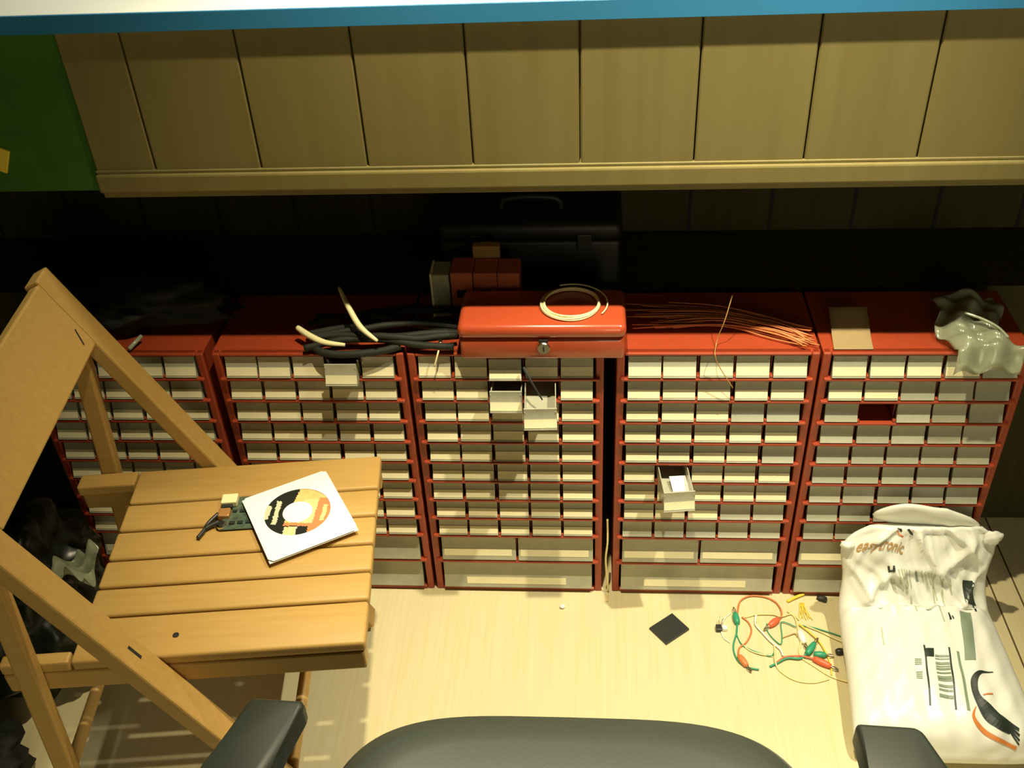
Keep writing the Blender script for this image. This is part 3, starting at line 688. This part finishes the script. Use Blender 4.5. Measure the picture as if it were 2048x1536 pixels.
comp('paper_slip', 'cream paper slip lying flat at the front of the crooked pulled-out drawer', 'paper', None, (dx + 0.002, dy + 0.018, dz + 0.0045), (0, 0, 0.1), lambda b: box(b, -0.017, 0.017, -0.012, 0.012, -0.0008, 0.0008), 'paper')
comp('black_chip', 'small black chip in the crooked pulled-out drawer', 'chip', None, (dx - 0.009, dy + 0.015, dz + 0.0085), (0, 0, 0.5), lambda b: prism(b, [(-0.007, -0.005), (0.008, -0.005), (-0.002, 0.009)], -0.0025, 0.0025), 'chip')
comp('wire_piece', 'bent black wire piece in the crooked pulled-out drawer', 'wire', None, (dx + 0.008, dy + 0.024, dz + 0.0085), (0, 0, 0.1), lambda b: tube(b, [(-0.008, 0.006, 0), (0.004, 0.006, 0), (0.006, 0.004, 0), (0.006, -0.008, 0)], 0.0009, 6), 'chip')

# ------------------------------------------------------------------ wooden folding chair
TH = math.radians(6.2)
ch = empty('folding_chair', 'slatted pine folding chair with its backrest toward the left', 'chair', (-0.0185, -0.285, 0), TH)
ZS = 0.42; HW = 0.180
def beam(b, p0, p1, wy, th, bev=0.003):
    # board between p0 and p1 lying in the x-z plane; wide face looks up and forward
    p0, p1 = Vector(p0), Vector(p1); d = (p1-p0); L = d.length; d.normalize()
    yv = Vector((0, 1, 0)); n = d.cross(yv).normalized()
    m = Matrix((d, yv, n)).transposed().to_4x4(); m.translation = (p0+p1)/2
    box(b, -L/2, L/2, -wy/2, wy/2, -th/2, th/2, bev=bev, mtx=m)
edges = [0.180, 0.106, 0.049, -0.007, -0.058, -0.109, -0.180]
for k in range(6):
    y1, y0 = edges[k] - 0.0016, edges[k+1] + 0.0016
    if k == 0: y1 = edges[0]
    if k == 5: y0 = edges[6]
    b = B(); box(b, -0.372, 0.0, y0, y1, ZS-0.018, ZS, bev=0.0045, seg=3); obj('slat', b, 'wood', ch, smooth=True, angle=35)
for sy in (1, -1):
    b = B(); box(b, -0.462, -0.003, sy*HW - sy*0.022 if sy < 0 else HW - 0.022, (sy*HW if sy > 0 else -HW + 0.022) if sy > 0 else -HW + 0.0, ZS-0.052, ZS-0.0185, bev=0.003) if sy > 0 else box(b, -0.462, -0.003, -HW, -HW + 0.022, ZS-0.052, ZS-0.0185, bev=0.003)
    obj('side_rail', b, 'wood', ch)
    # rail stubs reaching back past the slats
    b = B(); y0, y1 = (HW - 0.030, HW) if sy > 0 else (-HW, -HW + 0.018)
    box(b, -0.462, -0.374, y0, y1, ZS-0.018, ZS, bev=0.003); obj('rail_end', b, 'wood', ch)
for x in (-0.34, -0.03):
    b = B(); box(b, x-0.016, x+0.016, -HW + 0.023, HW - 0.023, ZS-0.046, ZS-0.0185, bev=0.002); obj('cross_bar', b, 'wood', ch)
PY = 0.204
SL = 0.480
def post_x(z): return -0.272 - SL*(z - 0.425)
for sy in (1, -1):
    b = B(); beam(b, (post_x(0.01), sy*PY, 0.010), (post_x(0.757), sy*PY, 0.757), 0.041, 0.024); po = obj('leg', b, 'wood', ch)
    zz = 0.452; d = Vector((-SL, 0, 1)).normalized()
    b = B(); p0 = Vector((post_x(zz), sy*PY + 0.002, zz)) + Vector((1, 0, SL)).normalized()*0.0119
    if sy < 0: beam(b, p0 - d*0.012, p0 + d*0.012, 0.0045, 0.0012, bev=0.0004); obj('slot', b, 'hole', po)
    else: b.free()
    b = B(); beam(b, (-0.452, sy*(HW + 0.011), 0.008), (-0.400, sy*(HW + 0.011), 0.672), 0.020, 0.026); obj('leg', b, 'wood', ch)
# backrest board
d = Vector((-SL, 0, 1)).normalized(); n = Vector((1, 0, SL)).normalized()
m = Matrix((Vector((0, 1, 0)), d, n)).transposed().to_4x4(); m.translation = Vector((post_x(0.697), 0, 0.697)) + n*0.0
b = B(); box(b, -PY + 0.0205, PY - 0.0205, -0.050, 0.062, -0.006, 0.0122, bev=0.003, mtx=m); bk = obj('backrest', b, 'wood', ch)
b = B(); beam(b, m @ Vector((PY - 0.045, -0.034, 0.0124)), m @ Vector((PY - 0.035, -0.012, 0.0124)), 0.003, 0.0008, bev=0.0003); obj('slot', b, 'hole', bk)
for z, x in ((0.18, None),):
    b = B(); tube(b, [(post_x(0.15), -PY, 0.15), (post_x(0.15), PY, 0.15)], 0.009, 10); obj('stretcher', b, 'wood', ch, smooth=True)
    b = B(); tube(b, [(-0.437, -HW, 0.20), (-0.437, HW, 0.20)], 0.009, 10); obj('stretcher', b, 'wood', ch, smooth=True)
b = B(); lathe(b, [(0.0042, 0.0), (0.0042, 0.0006), (0.0, 0.0006)], 14, Matrix.Translation((-0.245, -0.148, ZS + 0.0001))); obj('screw_hole', b, 'hole', ch)

# ------------------------------------------------------------------ disc in paper sleeve and circuit board on the seat
ZT = ZS + 0.0006
sc = Vector(((-0.217-0.105-0.047-0.161)/4, (-0.214-0.147-0.287-0.343)/4, 0))
ang = math.atan2(-0.147+0.214, -0.105+0.217)
tilt = 0.0
def rot2(x, y): return (x*math.cos(ang) - y*math.sin(ang), x*math.sin(ang) + y*math.cos(ang))
sl = empty('disc_sleeve', 'white paper sleeve with a round window lying on the slatted chair seat', 'sleeve', (sc.x, sc.y, ZT + 0.0075), ang)
hx, hy = 0.0645, 0.0715; RW = 0.0475
b = B(); box(b, -hx, hx, -hy, hy, 0.0, 0.0006); obj('back_sheet', b, 'paper', sl)
b = B(); N = 64
def sq(a):
    c_, s_ = math.cos(a), math.sin(a); k = min(hx/abs(c_) if abs(c_) > 1e-6 else 9, hy/abs(s_) if abs(s_) > 1e-6 else 9); return (c_*k, s_*k)
wy = 0.006
for z0, z1 in ((0.0026, 0.0031),):
    R = {}
    for i in range(N):
        a = 2*PI*i/N + PI/4
        ox, oy = sq(a); ix, iy = RW*math.cos(a), RW*math.sin(a) + wy
        R[i] = [b.verts.new((ox, oy, z1)), b.verts.new((ix, iy, z1)), b.verts.new((ix, iy, z0)), b.verts.new((ox, oy, z0))]
    for i in range(N):
        j = (i+1) % N
        for k in range(4): b.faces.new((R[i][k], R[j][k], R[j][(k+1)%4], R[i][(k+1)%4]))
obj('front_sheet', b, 'paper', sl)
cdo = empty('compact_disc', 'compact disc with an orange and black print showing through the sleeve window', 'disc', (sc.x + rot2(0, wy)[0], sc.y + rot2(0, wy)[1], ZT + 0.0075 + 0.0009), 0.0)
b = B(); NR, NA = 18, 120
r_in, r_out = 0.0215, 0.0585
def dcol(x, y):
    # print regions in the disc's own frame (x right, y away)
    if y < -0.030 and -0.012 < x < 0.006: return 2 if int((x + 0.012)/0.0026) % 3 else 4
    if x < -0.012 + 0.1*y or (y < -0.028 and x < 0.022):
        if -0.034 < x + 0.05*y < -0.027 and -0.026 < y < 0.022: return 4
        if x < -0.040 and -0.016 < y < 0.012: return 4
        return 0
    if x > 0.026 and abs(y) < 0.030:
        return 2 if (0.035 < x < 0.041 and abs(y) < 0.016) else 3
    if y < -0.022: return 3
    if x > -0.006 and y > 0.026: return 1
    return 2 if x > 0.004 else 1
V = [[b.verts.new(((r_in + (r_out-r_in)*j/NR)*math.cos(2*PI*i/NA), (r_in + (r_out-r_in)*j/NR)*math.sin(2*PI*i/NA), 0.0012)) for i in range(NA)] for j in range(NR+1)]
for j in range(NR):
    for i in range(NA):
        f = b.faces.new((V[j][i], V[j+1][i], V[j+1][(i+1)%NA], V[j][(i+1)%NA])); c_ = f.calc_center_median(); f.material_index = dcol(c_.x, c_.y)
obj('printed_face', b, ['disc_black', 'disc_orange', 'disc_cream', 'disc_red', 'disc_pale'], cdo)
b = B(); lathe(b, [(0.0215, 0.0), (r_out, 0.0), (r_out, 0.00115), (0.0215, 0.00115), (0.0215, 0.0)][:-1], 64); obj('plate', b, 'disc_pale', cdo)
b = B(); lathe(b, [(0.0, 0.0), (0.0213, 0.0), (0.0213, 0.0014), (0.0, 0.0014)], 40); obj('hub', b, 'paper', cdo)
pc = empty('circuit_board', 'small green circuit board with connectors half under the disc sleeve', 'circuit board', (-0.205, -0.236, ZT), TH)
b = B(); box(b, -0.042, 0.060, -0.034, 0.033, 0.0015, 0.0032, bev=0.0003, seg=1); obj('board', b, 'pcb', pc)
random.seed(9)
for k in range(8):
    x_, y_ = -0.026 + 0.0115*(k % 4), -0.022 + 0.024*(k//4); w_ = 0.003 + 0.002*random.random()
    b = B(); box(b, x_-w_, x_+w_, y_-w_*0.7, y_+w_*0.7, 0.0032, 0.0032 + 0.002); obj('chip', b, 'chip', pc)
b = B(); box(b, -0.047, -0.024, 0.012, 0.031, 0.0032, 0.0130, bev=0.0015); obj('connector', b, 'cream', pc)
b = B(); box(b, -0.046, -0.030, 0.006, 0.012, 0.0032, 0.010, bev=0.001); obj('socket', b, 'chip', pc)
b = B(); box(b, -0.048, -0.031, -0.012, 0.005, 0.0005, 0.010, bev=0.002); obj('transformer', b, 'copper', pc)
b = B(); lathe(b, [(0.007, -0.0), (0.0075, 0.006), (0.005, 0.009), (0.0, 0.009)], 16, Matrix.Translation((-0.040, -0.026, 0.0005))); obj('terminal', b, 'chrome', pc, smooth=True, angle=40)
b = B(); tube(b, catmull([(-0.048, -0.004, 0.007), (-0.060, -0.020, 0.0045), (-0.064, -0.034, 0.004), (-0.070, -0.048, 0.0036)], 5), 0.0030, 7)
tube(b, catmull([(-0.045, -0.02, 0.006), (-0.056, -0.026, 0.005), (-0.062, -0.03, 0.0042)], 5), 0.0034, 7); obj('lead', b, 'chip', pc, smooth=True)

# ------------------------------------------------------------------ black things behind the chair
pb = empty('bin_bag', 'black plastic sack on the floor behind the folding chair', 'sack', (-0.685, -0.185, 0))
b = B(); blob(b, (0, 0, 0.17), 0.155, 0.135, 0.19, 0.20, freq=8, seed=3, sub=5)
for v in b.verts: v.co.z = max(v.co.z, 0.001)
obj('sack', b, 'blackgloss', pb, smooth=True)
b = B(); tube(b, catmull([(-0.05, 0.0, 0.33), (-0.04, 0.01, 0.37), (-0.02, 0.0, 0.40), (-0.03, -0.03, 0.43)], 5), lambda t: 0.03*(1 - 0.5*t), 9); obj('knot', b, 'blackgloss', pb, smooth=True)
b = B()
def scrap(u, v): return Vector((-0.028 + 0.056*u, -0.030 + 0.060*v, 0.02 + 0.020*math.sin(u*3 + v*5) + 0.012*math.sin(13*u - 9*v)))
grid(b, scrap, 22, 22); bmesh.ops.solidify(b, geom=b.faces[:], thickness=0.0006)
b2 = b; b = B(); blob(b, (0, 0, 0.045), 0.115, 0.095, 0.055, 0.28, seed=6)
for v in b.verts: v.co.z = max(v.co.z, 0.001)
tag(obj('dark_cloth', b, 'darkcloth', smooth=True, loc=(-0.715, -0.435, 0)), 'dark crumpled cloth added to darken the floor in front of the black sack', 'cloth'); b = b2  # cloth added to turn the pale floor here black
tag(obj('glint_film', b, 'film', smooth=True, loc=Vector((-0.5168,-0.2275,0.2720))), 'crumpled clear film added as the glint on the side of the black sack', 'plastic film')  # pale film shaped in place of the sack's glossy reflection
b = B(); tube(b, catmull([(0, 0, 0.02), (0.004, -0.012, 0.035), (0.012, -0.02, 0.02), (0.016, 0.0, 0.008)], 5), 0.006, 8)
tag(obj('plastic_loop', b, 'cream', smooth=True, loc=((-0.7981,-0.0882,0.0000))), 'small pale plastic loop on the floor below the black sack', 'plastic loop')

# ------------------------------------------------------------------ office chair
oc = empty('office_chair', 'black leather office chair at the bottom facing the cabinets', 'office chair', (0.262, -0.83, 0))
b = B()
SX, SY0 = 0.266, 0.252
def seat_out(a):
    c_, s_ = math.cos(a), math.sin(a); n_ = 4.2
    return (SX*math.copysign(abs(c_)**(2/n_), c_), SY0*math.copysign(abs(s_)**(2/n_), s_))
prof = [(0.0, 0.000), (0.55, 0.000), (0.80, -0.002), (0.90, -0.006), (0.96, -0.014), (0.99, -0.026), (1.0, -0.042), (0.985, -0.062), (0.95, -0.078), (0.88, -0.085), (0.0, -0.085)]
NA = 96; rings = []
for (k, z) in prof:
    kk = max(k, 0.001)
    rings.append([b.verts.new((seat_out(2*PI*i/NA)[0]*kk, seat_out(2*PI*i/NA)[1]*kk + 0.012*(1 - (seat_out(2*PI*i/NA)[0]*kk/SX)**2) - 0.012, 0.475 + z + 0.016*(abs(seat_out(2*PI*i/NA)[0]*kk)/SX)**2 - 0.008)) for i in range(NA)])
for r0, r1 in zip(rings, rings[1:]):
    for i in range(NA): b.faces.new((r0[i], r0[(i+1)%NA], r1[(i+1)%NA], r1[i]))
obj('seat', b, 'leather', oc, smooth=True)
b = B()
def backf(u, v):
    x = (-0.235 + 0.47*u)*(1 - 0.10*v**3); z = 0.56 + 0.40*v
    e = (1 - abs(2*u-1)**4)*(1 - abs(2*v-1)**6)
    return x, z, e
V1 = grid(b, lambda u, v: Vector((backf(u, v)[0], -0.262 + 0.035*(2*u-1)**2 - 0.03*v + 0.030*backf(u, v)[2], backf(u, v)[1])), 24, 24)
V2 = grid(b, lambda u, v: Vector((backf(u, v)[0], -0.262 + 0.035*(2*u-1)**2 - 0.03*v - 0.028*backf(u, v)[2], backf(u, v)[1])), 24, 24)
bmesh.ops.remove_doubles(b, verts=b.verts, dist=1e-5); obj('backrest', b, 'leather', oc, smooth=True)
b = B(); box(b, -0.03, 0.03, -0.31, -0.285, 0.40, 0.70, bev=0.006); box(b, -0.03, 0.03, -0.30, -0.10, 0.375, 0.395, bev=0.004); obj('back_bracket', b, 'chairplastic', oc)
arms = ((-1, [(-0.036,-0.703), (0.016,-0.705), (0.0175,-0.713), (0.004,-0.765), (-0.004,-0.83), (-0.010,-0.95), (-0.075,-0.95), (-0.072,-0.84), (-0.060,-0.775)]),
        (1, [(0.520,-0.714), (0.572,-0.7165), (0.578,-0.721), (0.590,-0.755), (0.600,-0.83), (0.603,-0.95), (0.540,-0.95), (0.533,-0.83), (0.522,-0.765)]))
for sg, pts in arms:
    b = B(); P = [(x - 0.262, y + 0.83) for x, y in pts]
    vv = prism(b, P, 0.612, 0.640)
    bmesh.ops.bevel(b, geom=b.edges[:], offset=0.005, segments=3, profile=0.5, affect='EDGES')
    obj('armrest', b, 'chairplastic', oc, smooth=True, angle=45)
    xa = sg*0.295; xi = sg*0.20
    b = B(); tube(b, catmull([(xa - sg*0.012 + (0.012 if sg < 0 else 0), 0.03, 0.614), (xa + (0.012 if sg < 0 else 0), 0.02, 0.52), (xa, 0.0, 0.43), (xa - sg*0.03, -0.01, 0.385), (xi, -0.01, 0.380)], 6), 0.016, 10); obj('arm_support', b, 'chairplastic', oc, smooth=True)
b = B(); lathe(b, [(0.045, 0.375), (0.045, 0.35), (0.026, 0.34), (0.026, 0.09), (0.04, 0.085), (0.04, 0.06)], 20); box(b, -0.12, 0.12, -0.12, 0.12, 0.365, 0.390, bev=0.006); obj('gas_column', b, 'chairplastic', oc, smooth=True, angle=40)
for k in range(5):
    a = 2*PI*k/5 - PI/2
    b = B(); m = Matrix.Rotation(a, 4, 'Z')
    tube(b, [m @ Vector((0.03, 0, 0.088)), m @ Vector((0.15, 0, 0.080)), m @ Vector((0.27, 0, 0.066))], lambda t: 0.022 - 0.008*t, 8); lg = obj('base_arm', b, 'chairplastic', oc, smooth=True)
    b = B()
    lathe(b, [(0.020, -0.010), (0.025, -0.006), (0.025, 0.006), (0.020, 0.010)], 18, m @ Matrix.Translation((0.272, 0, 0.0256)) @ Matrix.Rotation(PI/2, 4, 'X')); obj('caster', b, 'chairplastic', lg, smooth=True, angle=40)
